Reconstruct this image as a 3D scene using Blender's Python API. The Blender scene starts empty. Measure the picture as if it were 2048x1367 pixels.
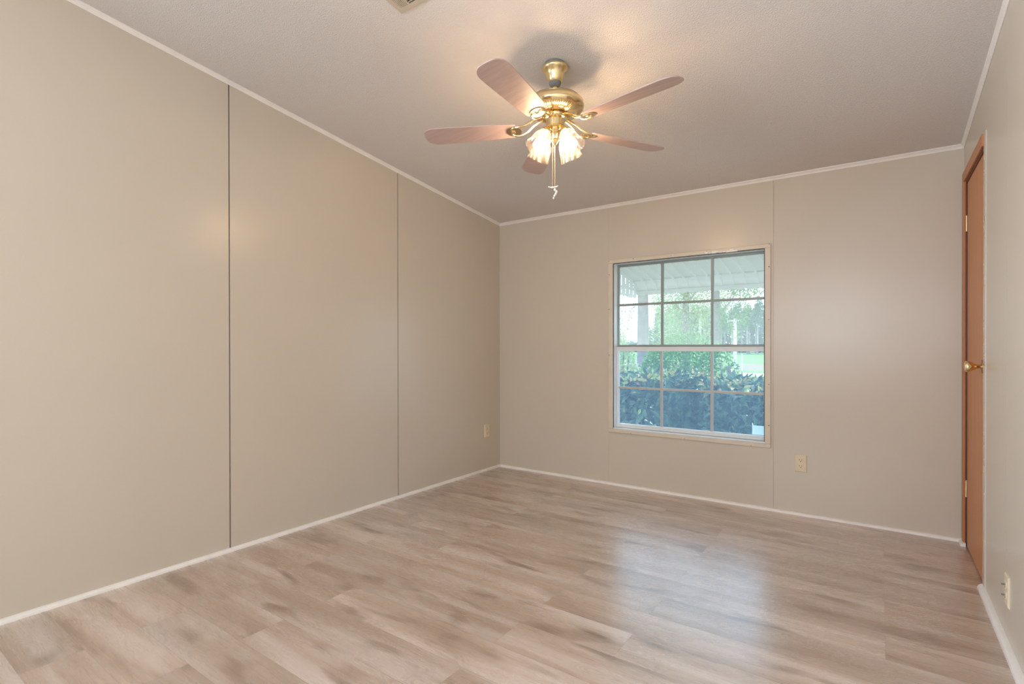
import bpy, math, random
from mathutils import Vector, Matrix

R = random.Random(7)
C = bpy.context.scene.collection
PI = math.pi

# ------------------------------------------------------------------ camera
F_PX, CY = 1038.94, 696.90
CAM = Vector((2.9043, -3.9109, 1.1186))
YAW, PITCH, ROLL = math.radians(35.2513), math.radians(-0.2219), math.radians(-0.0734)
_fw = Vector((-math.sin(YAW) * math.cos(PITCH), math.cos(YAW) * math.cos(PITCH), math.sin(PITCH)))
_r0 = Vector((math.cos(YAW), math.sin(YAW), 0.0))
_u0 = _r0.cross(_fw)
_r = math.cos(ROLL) * _r0 + math.sin(ROLL) * _u0
_u = -math.sin(ROLL) * _r0 + math.cos(ROLL) * _u0
cam_data = bpy.data.cameras.new('camera')
cam = bpy.data.objects.new('camera', cam_data)
C.objects.link(cam)
cam.matrix_world = Matrix(((_r.x, _u.x, -_fw.x, CAM.x), (_r.y, _u.y, -_fw.y, CAM.y),
                           (_r.z, _u.z, -_fw.z, CAM.z), (0, 0, 0, 1)))
cam_data.sensor_width = 36.0
cam_data.lens = 36.0 * F_PX / 2048.0
cam_data.shift_y = (CY - 683.5) / 2048.0
cam_data.clip_start = 0.02
cam_data.clip_end = 1000
bpy.context.scene.camera = cam


def at(px, py, y):
    """point of the place seen at a photo position, on the plane at depth y"""
    d = _fw + _r * ((px - 1024) / F_PX) - _u * ((py - CY) / F_PX)
    return CAM + d * ((y - CAM.y) / d.y)


def at_right(px, py, x):
    d = _fw + _r * ((px - 1024) / F_PX) - _u * ((py - CY) / F_PX)
    return CAM + d * ((x - CAM.x) / d.x)


# ------------------------------------------------------------------ light
sc = bpy.context.scene
sc.view_settings.view_transform = 'Standard'
sc.view_settings.look = 'None'
sc.view_settings.exposure = 0.14
sc.view_settings.gamma = 1.0
sc.view_settings.use_curve_mapping = False
sc.cycles.max_bounces = 10
sc.cycles.diffuse_bounces = 6
sc.cycles.transparent_max_bounces = 24
sc.cycles.sample_clamp_indirect = 4.0

world = bpy.data.worlds.new('sky')
sc.world = world
world.use_nodes = True
_bg = world.node_tree.nodes['Background']
_bg.inputs['Color'].default_value = (0.63, 0.81, 1.0, 1)
_bg.inputs['Strength'].default_value = 3.3

sun_d = bpy.data.lights.new('sun', 'SUN')
sun = bpy.data.objects.new('sun', sun_d)
C.objects.link(sun)
sun_d.energy = 3.4
sun_d.angle = 0.05
sun_d.color = (1.0, 0.94, 0.82)
sun.location = (0, 20, 30)
sun.rotation_euler = Vector((0.25, -0.35, -1.0)).to_track_quat('-Z', 'Y').to_euler()

# added fill lamp at the made-up left window, brightens the right wall
fill_l_d = bpy.data.lights.new('fill_left', 'AREA')
fill_l = bpy.data.objects.new('fill_left', fill_l_d)
C.objects.link(fill_l)
fill_l_d.shape = 'RECTANGLE'
fill_l_d.size, fill_l_d.size_y = 1.25, 1.0
fill_l_d.energy = 98
fill_l_d.color = (0.74, 0.86, 1.0)
fill_l_d.spread = math.radians(115)
fill_l.location = (-0.12, -4.27, 1.62)
fill_l.rotation_euler = (math.radians(90), 0, math.radians(-90))   # faces +x, into the room

# added fill lamp at the made-up rear window, brightens the whole room
fill_r_d = bpy.data.lights.new('fill_rear', 'AREA')
fill_r = bpy.data.objects.new('fill_rear', fill_r_d)
C.objects.link(fill_r)
fill_r_d.shape = 'RECTANGLE'
fill_r_d.size, fill_r_d.size_y = 1.9, 1.4
fill_r_d.energy = 54
fill_r_d.color = (0.96, 0.97, 1.0)
fill_r.location = (2.1, -6.92, 1.55)
fill_r.rotation_euler = (math.radians(90), 0, 0)   # faces +y, into the room

BULB_STRENGTH = 200.0

# ------------------------------------------------------------------ room numbers
W = 3.300             # left wall to right wall
HT = 2.268            # ceiling height at the window wall
SL = 0.1223           # ceiling rises towards the camera
Y_END = -6.8
WX0, WX1, WZ0, WZ1 = 1.1445, 2.285, 0.452, 1.790   # window opening


def zc(y):
    return HT - SL * y


# ------------------------------------------------------------------ materials
def mat(name):
    m = bpy.data.materials.new(name)
    m.use_nodes = True
    nt = m.node_tree
    return m, nt, nt.nodes, nt.links, nt.nodes['Principled BSDF']


def ramp(n, stops):
    r = n.new('ShaderNodeValToRGB')
    e = r.color_ramp.elements
    while len(e) > 1:
        e.remove(e[-1])
    e[0].position, e[0].color = stops[0][0], (*stops[0][1], 1)
    for p, c in stops[1:]:
        k = e.new(p)
        k.color = (*c, 1)
    return r


def plain(name, col, rough=0.5, metal=0.0, spec=0.5, var=0.06, scale=6.0, bump=0.0, bscale=200.0):
    m, nt, n, l, b = mat(name)
    tc = n.new('ShaderNodeTexCoord')
    no = n.new('ShaderNodeTexNoise')
    no.inputs['Scale'].default_value = scale
    no.inputs['Detail'].default_value = 3
    l.new(tc.outputs['Object'], no.inputs['Vector'])
    lo = tuple(max(0, c * (1 - var)) for c in col)
    hi = tuple(min(1, c * (1 + var)) for c in col)
    r = ramp(n, [(0.3, lo), (0.7, hi)])
    l.new(no.outputs['Fac'], r.inputs['Fac'])
    l.new(r.outputs['Color'], b.inputs['Base Color'])
    b.inputs['Roughness'].default_value = rough
    b.inputs['Metallic'].default_value = metal
    b.inputs['Specular IOR Level'].default_value = spec
    if bump:
        n2 = n.new('ShaderNodeTexNoise')
        n2.inputs['Scale'].default_value = bscale
        n2.inputs['Detail'].default_value = 2
        l.new(tc.outputs['Object'], n2.inputs['Vector'])
        bp = n.new('ShaderNodeBump')
        bp.inputs['Strength'].default_value = bump
        bp.inputs['Distance'].default_value = 0.004
        l.new(n2.outputs['Fac'], bp.inputs['Height'])
        l.new(bp.outputs['Normal'], b.inputs['Normal'])
    return m


M = {}
M['wall'] = plain('wall_paint', (0.585, 0.52, 0.43), rough=0.27, spec=0.5, var=0.012, scale=1.5, bump=0.03, bscale=5)
M['trim'] = plain('white_trim', (0.84, 0.80, 0.76), rough=0.4, var=0.03, scale=14)
M['cove'] = plain('cove_trim', (0.80, 0.755, 0.71), rough=0.5, var=0.03, scale=14)
M['casing'] = plain('painted_casing', (0.66, 0.585, 0.475), rough=0.35, var=0.04, scale=12)
M['vinyl'] = plain('window_frame_white', (0.74, 0.78, 0.80), rough=0.35, var=0.03)
M['alu'] = plain('window_aluminium', (0.26, 0.29, 0.275), rough=0.4, metal=0.2, var=0.05)
M['bars'] = plain('grid_bar_grey', (0.50, 0.49, 0.47), rough=0.4)
M['gap_shade'] = plain('gap_shade_dark', (0.10, 0.085, 0.08), rough=0.7)
M['dark'] = plain('dark_gap', (0.05, 0.04, 0.03), rough=0.8)
M['almond'] = plain('almond_plastic', (0.72, 0.62, 0.44), rough=0.35, var=0.02)
M['slot'] = plain('slot_black', (0.03, 0.02, 0.015), rough=0.7)
M['brass'] = plain('polished_brass', (0.87, 0.70, 0.40), rough=0.16, metal=1.0, var=0.05)
M['brass_dark'] = plain('tarnished_brass', (0.42, 0.22, 0.07), rough=0.4, metal=1.0, var=0.1)
M['flake'] = plain('chipped_paint', (0.50, 0.42, 0.30), rough=0.7, var=0.4, scale=60)
M['brass_satin'] = plain('satin_brass', (0.80, 0.66, 0.36), rough=0.28, metal=1.0, var=0.05)
M['rubber'] = plain('grey_rubber', (0.20, 0.20, 0.20), rough=0.7)
M['vent'] = plain('vent_enamel', (0.52, 0.445, 0.35), rough=0.45, var=0.03)
M['vent_dark'] = plain('vent_inside', (0.06, 0.05, 0.03), rough=0.8)
M['door_dark'] = plain('dark_brown_jamb', (0.13, 0.035, 0.012), rough=0.45)
M['bark'] = plain('bark', (0.20, 0.17, 0.15), rough=0.9, var=0.35, scale=9, bump=0.8, bscale=20)
M['pine_bark'] = plain('pine_bark', (0.34, 0.31, 0.30), rough=0.9, var=0.3, scale=5)
M['post'] = plain('weathered_white_post', (0.72, 0.70, 0.66), rough=0.7)
M['awning'] = plain('awning_enamel', (0.66, 0.67, 0.65), rough=0.45, var=0.04)
M['siding'] = plain('outside_siding', (0.62, 0.62, 0.60), rough=0.6)
M['gravel'] = plain('gravel', (0.50, 0.48, 0.44), rough=0.95, var=0.15, scale=30)
M['dry'] = plain('dry_field', (0.27, 0.20, 0.125), rough=0.95, var=0.15, scale=2)
M['lawn'] = plain('lawn_grass', (0.17, 0.25, 0.075), rough=0.95, var=0.3, scale=0.6)
M['road'] = plain('road_asphalt', (0.42, 0.42, 0.42), rough=0.9, var=0.1, scale=3)


def leafmat(name, a, b_, scale=5.0, rough=0.5, trans=0.3):
    m, nt, n, l, b = mat(name)
    tc = n.new('ShaderNodeTexCoord')
    no = n.new('ShaderNodeTexNoise')
    no.inputs['Scale'].default_value = scale
    no.inputs['Detail'].default_value = 2
    l.new(tc.outputs['Object'], no.inputs['Vector'])
    r = ramp(n, [(0.35, a), (0.65, b_)])
    l.new(no.outputs['Fac'], r.inputs['Fac'])
    l.new(r.outputs['Color'], b.inputs['Base Color'])
    b.inputs['Roughness'].default_value = rough
    tr = n.new('ShaderNodeBsdfTranslucent')
    l.new(r.outputs['Color'], tr.inputs['Color'])
    mx = n.new('ShaderNodeMixShader')
    mx.inputs['Fac'].default_value = trans
    l.new(b.outputs['BSDF'], mx.inputs[1])
    l.new(tr.outputs['BSDF'], mx.inputs[2])
    l.new(mx.outputs['Shader'], n['Material Output'].inputs['Surface'])
    return m


M['leaf_hedge'] = leafmat('hedge_leaf', (0.018, 0.055, 0.045), (0.12, 0.23, 0.12), 16, 0.28, 0.2)
M['leaf_young'] = leafmat('young_leaf', (0.50, 0.32, 0.17), (0.40, 0.50, 0.14), 7, 0.4, 0.35)
M['leaf_bush'] = leafmat('bush_leaf', (0.09, 0.21, 0.05), (0.19, 0.36, 0.085), 3)
M['leaf_light'] = leafmat('light_leaf', (0.28, 0.38, 0.15), (0.41, 0.50, 0.23), 2)
M['leaf_tree'] = leafmat('tree_leaf', (0.13, 0.26, 0.12), (0.22, 0.38, 0.17), 0.8)
M['leaf_wood'] = leafmat('woods_leaf', (0.07, 0.13, 0.12), (0.12, 0.19, 0.17), 0.3)
M['leaf_pine'] = leafmat('pine_needles', (0.10, 0.20, 0.13), (0.17, 0.28, 0.18), 0.4)


def ceiling_mat():
    m, nt, n, l, b = mat('popcorn_ceiling')
    tc = n.new('ShaderNodeTexCoord')
    v = n.new('ShaderNodeTexNoise')
    v.inputs['Scale'].default_value = 180
    v.inputs['Detail'].default_value = 3
    v.inputs['Roughness'].default_value = 0.6
    l.new(tc.outputs['Object'], v.inputs['Vector'])
    r = ramp(n, [(0.38, (0, 0, 0)), (0.66, (1, 1, 1))])
    l.new(v.outputs['Fac'], r.inputs['Fac'])
    bp = n.new('ShaderNodeBump')
    bp.inputs['Strength'].default_value = 0.75
    bp.inputs['Distance'].default_value = 0.003
    l.new(r.outputs['Color'], bp.inputs['Height'])
    l.new(bp.outputs['Normal'], b.inputs['Normal'])
    b.inputs['Base Color'].default_value = (0.77, 0.725, 0.685, 1)
    b.inputs['Roughness'].default_value = 0.95
    b.inputs['Specular IOR Level'].default_value = 0.1
    return m


M['ceiling'] = ceiling_mat()


def floor_mat():
    m, nt, n, l, b = mat('vinyl_plank_floor')

    def mth(op, a, b2=None, c=None):
        k = n.new('ShaderNodeMath')
        k.operation = op
        for i, v in enumerate((a, b2, c)):
            if v is None:
                continue
            if isinstance(v, (int, float)):
                k.inputs[i].default_value = v
            else:
                l.new(v, k.inputs[i])
        return k.outputs[0]

    def comb(x, y, z=0.0):
        k = n.new('ShaderNodeCombineXYZ')
        for i, v in enumerate((x, y, z)):
            if isinstance(v, (int, float)):
                k.inputs[i].default_value = v
            else:
                l.new(v, k.inputs[i])
        return k.outputs[0]

    def noise(vec, scale, detail=3, rough=0.55, dist=0.0):
        k = n.new('ShaderNodeTexNoise')
        k.inputs['Scale'].default_value = scale
        k.inputs['Detail'].default_value = detail
        k.inputs['Roughness'].default_value = rough
        k.inputs['Distortion'].default_value = dist
        l.new(vec, k.inputs['Vector'])
        return k.outputs['Fac']

    def mix(fac, a, b2, mode='MIX'):
        k = n.new('ShaderNodeMix')
        k.data_type = 'RGBA'
        k.blend_type = mode
        if isinstance(fac, (int, float)):
            k.inputs[0].default_value = fac
        else:
            l.new(fac, k.inputs[0])
        for i, v in ((6, a), (7, b2)):
            if isinstance(v, tuple):
                k.inputs[i].default_value = (*v, 1)
            else:
                l.new(v, k.inputs[i])
        return k.outputs[2]

    tc = n.new('ShaderNodeTexCoord')
    sp = n.new('ShaderNodeSeparateXYZ')
    l.new(tc.outputs['Object'], sp.inputs[0])
    X, Y = sp.outputs[0], sp.outputs[1]
    v = mth('DIVIDE', mth('MULTIPLY', Y, -1.0), 0.181)
    row = mth('FLOOR', v)
    fv = mth('FRACT', v)
    odd = mth('MODULO', row, 2.0)
    off = mth('ADD', mth('MULTIPLY', odd, 0.407), 0.505)
    u = mth('DIVIDE', mth('SUBTRACT', X, off), 1.21)
    col = mth('FLOOR', u)
    fu = mth('FRACT', u)
    wn = n.new('ShaderNodeTexWhiteNoise')
    wn.noise_dimensions = '2D'
    l.new(comb(col, row), wn.inputs['Vector'])
    rnd = wn.outputs['Value']
    wn2 = n.new('ShaderNodeTexWhiteNoise')
    wn2.noise_dimensions = '2D'
    l.new(comb(mth('ADD', col, 31.7), mth('ADD', row, 11.3)), wn2.inputs['Vector'])
    rnd2 = wn2.outputs['Value']
    sx = mth('ADD', X, mth('MULTIPLY', rnd, 37.0))
    sy = mth('ADD', Y, mth('MULTIPLY', rnd2, 19.0))
    # long soft streaks along the plank
    streak = noise(comb(mth('MULTIPLY', sx, 0.9), mth('MULTIPLY', sy, 8.5), mth('MULTIPLY', rnd, 9.0)), 1.0, 3, 0.5, 0.35)
    fine = noise(comb(mth('MULTIPLY', sx, 5.0), mth('MULTIPLY', sy, 95.0)), 1.0, 2, 0.5, 0.15)
    # dark elongated knots
    blot = noise(comb(mth('MULTIPLY', sx, 2.7), mth('MULTIPLY', sy, 9.5), 4.0), 1.0, 2, 0.45, 0.25)
    blot_m = ramp(n, [(0.57, (0, 0, 0)), (0.75, (1, 1, 1))])
    l.new(blot, blot_m.inputs['Fac'])
    # cathedral figure: rings around stretched cells
    fig = noise(comb(mth('MULTIPLY', sx, 2.2), mth('MULTIPLY', sy, 9.0), 7.0), 1.0, 1, 0.4, 0.2)
    rings = mth('SINE', mth('MULTIPLY', mth('ADD', fig, mth('MULTIPLY', fine, 0.012)), 190.0))
    fig_m = ramp(n, [(0.53, (0, 0, 0)), (0.63, (1, 1, 1))])
    l.new(fig, fig_m.inputs['Fac'])

    base = ramp(n, [(0.28, (0.385, 0.272, 0.20)), (0.48, (0.50, 0.385, 0.31)), (0.70, (0.665, 0.555, 0.49))])
    l.new(streak, base.inputs['Fac'])
    tone = mth('ADD', mth('MULTIPLY', rnd, 0.18), 0.91)
    c = mix(1.0, base.outputs['Color'], comb(tone, tone, tone), 'MULTIPLY')
    ft = mth('ADD', mth('MULTIPLY', fine, 0.09), 0.955)
    c = mix(1.0, c, comb(ft, ft, ft), 'MULTIPLY')
    c = mix(mth('MULTIPLY', blot_m.outputs['Color'], 0.85), c, (0.20, 0.125, 0.08))
    rg = mth('MULTIPLY', mth('MULTIPLY', fig_m.outputs['Color'], mth('GREATER_THAN', rings, 0.2)), 0.26)
    c = mix(rg, c, (0.30, 0.20, 0.14))
    # thin joints between the planks
    e1 = mth('MULTIPLY', mth('MINIMUM', fv, mth('SUBTRACT', 1.0, fv)), 0.181)
    e2 = mth('MULTIPLY', mth('MINIMUM', fu, mth('SUBTRACT', 1.0, fu)), 1.21)
    e = mth('MINIMUM', e1, e2)
    joint = mth('LESS_THAN', e, 0.0011)
    c = mix(mth('MULTIPLY', joint, 0.40), c, (0.20, 0.14, 0.10))
    l.new(c, b.inputs['Base Color'])
    b.inputs['Specular IOR Level'].default_value = 0.9
    b.inputs['Coat IOR'].default_value = 1.7
    b.inputs['Coat Weight'].default_value = 0.9
    b.inputs['Coat Roughness'].default_value = 0.30
    rr = mth('ADD', mth('MULTIPLY', fine, 0.10), 0.23)
    l.new(rr, b.inputs['Roughness'])
    bp = n.new('ShaderNodeBump')
    bp.inputs['Strength'].default_value = 0.16
    bp.inputs['Distance'].default_value = 0.002
    h = mth('SUBTRACT', mth('ADD', fine, mth('MULTIPLY', rg, 1.5)), mth('MULTIPLY', joint, 1.0))
    l.new(h, bp.inputs['Height'])
    l.new(bp.outputs['Normal'], b.inputs['Normal'])
    return m


M['floor'] = floor_mat()


def wood_mat(name, a, b_, rough=0.35, axis='Z', s=1.0):
    m, nt, n, l, b = mat(name)
    tc = n.new('ShaderNodeTexCoord')
    mp = n.new('ShaderNodeMapping')
    sc_ = {'X': (1.2, 26, 26), 'Y': (26, 1.2, 26), 'Z': (26, 26, 1.2)}[axis]
    mp.inputs['Scale'].default_value = tuple(k * s for k in sc_)
    l.new(tc.outputs['Object'], mp.inputs['Vector'])
    no = n.new('ShaderNodeTexNoise')
    no.inputs['Scale'].default_value = 1.6
    no.inputs['Detail'].default_value = 4
    no.inputs['Distortion'].default_value = 0.4
    l.new(mp.outputs['Vector'], no.inputs['Vector'])
    r = ramp(n, [(0.3, a), (0.7, b_)])
    l.new(no.outputs['Fac'], r.inputs['Fac'])
    l.new(r.outputs['Color'], b.inputs['Base Color'])
    b.inputs['Roughness'].default_value = rough
    return m


M['door'] = wood_mat('orange_brown_door_wood', (0.50, 0.195, 0.062), (0.58, 0.24, 0.085), 0.42)
M['door_case'] = wood_mat('orange_brown_casing_wood', (0.44, 0.17, 0.065), (0.51, 0.21, 0.085), 0.42)
M['blade'] = wood_mat('rosy_brown_blade_wood', (0.45, 0.325, 0.295), (0.55, 0.41, 0.375), 0.4, 'X')


def glass_mat(name, haze, tint=(1, 1, 1), hazecol=(0.9, 0.95, 0.95), gloss=0.06):
    """thin clear pane with a milky haze mixed into its colour"""
    m, nt, n, l, b = mat(name)
    t = n.new('ShaderNodeBsdfTransparent')
    t.inputs['Color'].default_value = (*tint, 1)
    d = n.new('ShaderNodeBsdfTranslucent')
    d.inputs['Color'].default_value = (*hazecol, 1)
    g = n.new('ShaderNodeBsdfGlossy')
    g.inputs['Roughness'].default_value = 0.03
    m1 = n.new('ShaderNodeMixShader')
    m1.inputs['Fac'].default_value = haze
    l.new(t.outputs[0], m1.inputs[1])
    l.new(d.outputs[0], m1.inputs[2])
    m2 = n.new('ShaderNodeMixShader')
    lw = n.new('ShaderNodeLayerWeight')
    lw.inputs['Blend'].default_value = gloss
    l.new(lw.outputs['Fresnel'], m2.inputs['Fac'])
    l.new(m1.outputs[0], m2.inputs[1])
    l.new(g.outputs[0], m2.inputs[2])
    l.new(m2.outputs[0], n['Material Output'].inputs['Surface'])
    return m


M['glass_up'] = glass_mat('hazy_window_glass', 0.22, (0.97, 1.0, 0.98), (0.92, 0.95, 0.92), 0.03)  # bright haze is mixed into the colour of the upper panes
M['glass_low'] = glass_mat('screened_window_glass', 0.10, (0.90, 0.96, 1.0), (0.62, 0.80, 1.0), 0.03)
M['sticker'] = glass_mat('frosted_sticker', 0.55, (0.95, 1, 1), (0.9, 0.95, 0.95))


def shade_mat():
    m, nt, n, l, b = mat('clear_swirl_glass')
    tc = n.new('ShaderNodeTexCoord')
    wv = n.new('ShaderNodeTexWave')
    wv.inputs['Scale'].default_value = 14
    wv.inputs['Distortion'].default_value = 4
    wv.inputs['Detail'].default_value = 1
    l.new(tc.outputs['Object'], wv.inputs['Vector'])
    t = n.new('ShaderNodeBsdfTransparent')
    t.inputs['Color'].default_value = (1.0, 0.96, 0.92, 1)
    d = n.new('ShaderNodeBsdfTranslucent')
    d.inputs['Color'].default_value = (1.0, 0.90, 0.78, 1)
    g = n.new('ShaderNodeBsdfGlossy')
    g.inputs['Roughness'].default_value = 0.08
    r = ramp(n, [(0.35, (0.02, 0.02, 0.02)), (0.8, (0.13, 0.13, 0.13))])
    l.new(wv.outputs['Fac'], r.inputs['Fac'])
    m1 = n.new('ShaderNodeMixShader')
    l.new(r.outputs['Color'], m1.inputs['Fac'])
    l.new(t.outputs[0], m1.inputs[1])
    l.new(d.outputs[0], m1.inputs[2])
    lw = n.new('ShaderNodeLayerWeight')
    lw.inputs['Blend'].default_value = 0.22
    m2 = n.new('ShaderNodeMixShader')
    l.new(lw.outputs['Facing'], m2.inputs['Fac'])
    l.new(m1.outputs[0], m2.inputs[1])
    l.new(g.outputs[0], m2.inputs[2])
    l.new(m2.outputs[0], n['Material Output'].inputs['Surface'])
    return m


M['shade'] = shade_mat()


def bulb_mat():
    m, nt, n, l, b = mat('lit_bulb')
    b.inputs['Base Color'].default_value = (1, 0.9, 0.75, 1)
    b.inputs['Emission Color'].default_value = (1.0, 0.74, 0.47, 1)
    b.inputs['Emission Strength'].default_value = BULB_STRENGTH
    return m


M['bulb'] = bulb_mat()


# ------------------------------------------------------------------ mesh helpers
OFF = {}


class MB:
    def __init__(self):
        self.v, self.f = [], []

    def add(self, vs, fs):
        k = len(self.v)
        self.v += [tuple(p) for p in vs]
        self.f += [tuple(i + k for i in q) for q in fs]
        return self

    def box(self, x0, x1, y0, y1, z0, z1):
        vs = [(x, y, z) for x in (x0, x1) for y in (y0, y1) for z in (z0, z1)]
        return self.add(vs, [(0, 1, 3, 2), (4, 6, 7, 5), (0, 4, 5, 1), (2, 3, 7, 6), (0, 2, 6, 4), (1, 5, 7, 3)])

    def loft(self, rings, closed=True, cap=True):
        """rings of equal length; quads between consecutive rings"""
        n = len(rings[0])
        k = []
        fs = []
        for r in rings:
            k += list(r)
        for i in range(len(rings) - 1):
            for j in range(n if closed else n - 1):
                a, b = i * n + j, i * n + (j + 1) % n
                fs.append((a, b, b + n, a + n))
        if cap:
            fs.append(tuple(range(n - 1, -1, -1)))
            fs.append(tuple((len(rings) - 1) * n + j for j in range(n)))
        return self.add(k, fs)

    def lathe(self, prof, c=(0, 0, 0), axis=(0, 0, 1), n=32, ripple=None):
        """prof: list of (radius, height along axis)"""
        a = Vector(axis).normalized()
        e1 = a.orthogonal().normalized()
        e2 = a.cross(e1)
        c = Vector(c)
        rings = []
        for q, (r, h) in enumerate(prof):
            ring = []
            for j in range(n):
                t = 2 * PI * j / n
                rr = r * (1 + (ripple(q, t) if ripple else 0))
                ring.append(c + a * h + (e1 * math.cos(t) + e2 * math.sin(t)) * max(rr, 1e-4))
            rings.append(ring)
        return self.loft(rings)

    def tube(self, pts, r, n=8):
        pts = [Vector(p) for p in pts]
        rs = r if isinstance(r, (list, tuple)) else [r] * len(pts)
        rings = []
        ref = None
        for i, p in enumerate(pts):
            d = (pts[min(i + 1, len(pts) - 1)] - pts[max(i - 1, 0)]).normalized()
            if ref is None:
                ref = d.orthogonal().normalized()
            e1 = (ref - d * ref.dot(d)).normalized()
            ref = e1
            e2 = d.cross(e1)
            rings.append([p + (e1 * math.cos(2 * PI * j / n) + e2 * math.sin(2 * PI * j / n)) * rs[i] for j in range(n)])
        return self.loft(rings)

    def ball(self, c, r, n=12, m=8, sz=1.0):
        prof = [(r * math.sin(PI * i / m), -r * sz * math.cos(PI * i / m)) for i in range(m + 1)]
        return self.lathe(prof, c, n=n)


def curve(pts, n=5):
    """smooth path through the points"""
    pts = [Vector(p) for p in pts]
    q = [pts[0]] + pts + [pts[-1]]
    out = []
    for i in range(1, len(q) - 2):
        a, b, c, d = q[i - 1], q[i], q[i + 1], q[i + 2]
        for k in range(n):
            t = k / n
            out.append(0.5 * ((2 * b) + (c - a) * t + (2 * a - 5 * b + 4 * c - d) * t * t + (3 * b - a - 3 * c + d) * t ** 3))
    out.append(pts[-1])
    return out


def ob(name, mb, material, parent=None, smooth=False, bevel=0.0, sharp=35):
    off = OFF[parent.name] if parent else Vector((0, 0, 0))
    me = bpy.data.meshes.new(name)
    me.from_pydata([(v[0] - off.x, v[1] - off.y, v[2] - off.z) for v in mb.v], [], mb.f)
    me.validate()
    me.materials.append(material)
    import bmesh
    bm = bmesh.new()
    bm.from_mesh(me)
    bmesh.ops.recalc_face_normals(bm, faces=bm.faces)
    bm.to_mesh(me)
    bm.free()
    o = bpy.data.objects.new(name, me)
    C.objects.link(o)
    if smooth:
        me.shade_smooth()
        me.set_sharp_from_angle(angle=math.radians(sharp))
    if parent:
        o.parent = parent
    OFF[o.name] = off
    if bevel:
        b = o.modifiers.new('bevel', 'BEVEL')
        b.width = bevel
        b.segments = 2
        b.limit_method = 'ANGLE'
    return o


def tag(o, label, cat, group=None, kind=None):
    o['label'] = label
    o['category'] = cat
    if group:
        o['group'] = group
    if kind:
        o['kind'] = kind
    return o


def thing(name, loc, label, cat, group=None, kind=None):
    o = bpy.data.objects.new(name, None)
    C.objects.link(o)
    o.location = loc
    o.empty_display_size = 0.05
    OFF[o.name] = Vector(loc)
    return tag(o, label, cat, group, kind)


def copy_tree(o, loc, parent=None):
    c = o.copy()
    C.objects.link(c)
    if parent is None:
        c.location = loc
    else:
        c.parent = parent
    OFF[c.name] = Vector(loc)
    for ch in list(o.children):
        copy_tree(ch, loc, c)
    return c


# ------------------------------------------------------------------ the shell
fl = ob('floor', MB().box(-0.1, W + 0.1, Y_END - 0.1, 0.1, -0.05, 0.0), M['floor'])
tag(fl, 'greyish tan wood look plank floor with soft dark grain', 'floor', kind='structure')

mb = MB()
vs = []
for x in (-0.1, W + 0.1):
    for y in (0.1, Y_END - 0.1):
        vs += [(x, y, zc(y)), (x, y, zc(y) + 0.1)]
mb.add(vs, [(0, 1, 3, 2), (4, 6, 7, 5), (0, 4, 5, 1), (2, 3, 7, 6), (0, 2, 6, 4), (1, 5, 7, 3)])
ce = ob('ceiling', mb, M['ceiling'])
tag(ce, 'pale sloping ceiling with rough popcorn texture', 'ceiling', kind='structure')


def side_wall(name, s, x0, y_a, y_b, seams, gap, depth, mb=None, z0=0.0):
    """wall slab between y_a (near window wall) and y_b; face at x0, body towards s; grooves at the seams"""
    mb = mb or MB()
    prof = [(x0, y_a)]
    for y in seams:
        prof += [(x0, y + gap / 2), (x0 + s * depth, y + gap / 2), (x0 + s * depth, y - gap / 2), (x0, y - gap / 2)]
    prof += [(x0, y_b), (x0 + s * 0.1, y_b), (x0 + s * 0.1, y_a)]
    mb.loft([[(x, y, z0) for x, y in prof], [(x, y, zc(y) + 0.004) for x, y in prof]])
    return mb


LY0, LY1, LZ0, LZ1 = -3.62, -4.92, 1.10, 2.14  # opening cut for the added left window
mb = side_wall('l', -1, 0.0, 0.0, LY0, (-1.261, -2.480), 0.0075, 0.016)
side_wall('l', -1, 0.0, LY1, Y_END, (), 0, 0, mb)
side_wall('l', -1, 0.0, LY0, LY1, (), 0, 0, mb, LZ1)
mb.box(-0.1, 0.0, LY1, LY0, 0.0, LZ0)
wl = ob('wall_left', mb, M['wall'])
tag(wl, 'long beige panel wall with two dark vertical seams', 'wall', kind='structure')

# right wall: the doorway is left open in it
DY0, DY1, DZ = -0.070, -0.700, 2.040
mb = side_wall('r', 1, W, 0.0, DY0, (), 0, 0)
side_wall('r', 1, W, DY0, DY1, (), 0, 0, mb, DZ)
side_wall('r', 1, W, DY1, Y_END, (at_right(2014, 800, W).y, -2.50, -3.72, -4.94), 0.002, 0.004, mb)
wr = ob('wall_right', mb, M['wall'])
tag(wr, 'beige wall at the right edge holding the brown door', 'wall', kind='structure')

# window wall
mb = MB()


def back_piece(x0, x1, z0, top, seams=(), gap=0.003):
    prof = [(x0, 0.0)]
    for x in seams:
        prof += [(x - gap / 2, 0.0), (x - gap / 2, 0.004), (x + gap / 2, 0.004), (x + gap / 2, 0.0)]
    prof += [(x1, 0.0), (x1, 0.11), (x0, 0.11)]
    mb.loft([[(x, y, z0) for x, y in prof], [(x, y, top) for x, y in prof]])


back_piece(-0.1, WX0, 0.0, HT + 0.004, (1.1035,), 0.0006)
back_piece(WX0, WX1, 0.0, WZ0)
back_piece(WX0, WX1, WZ1, HT + 0.004)
back_piece(WX1, W + 0.1, 0.0, HT + 0.004, (2.3185,), 0.004)
wb = ob('wall_back', mb, M['wall'])
tag(wb, 'beige window wall with a faint vertical seam right of the window', 'wall', kind='structure')

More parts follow.
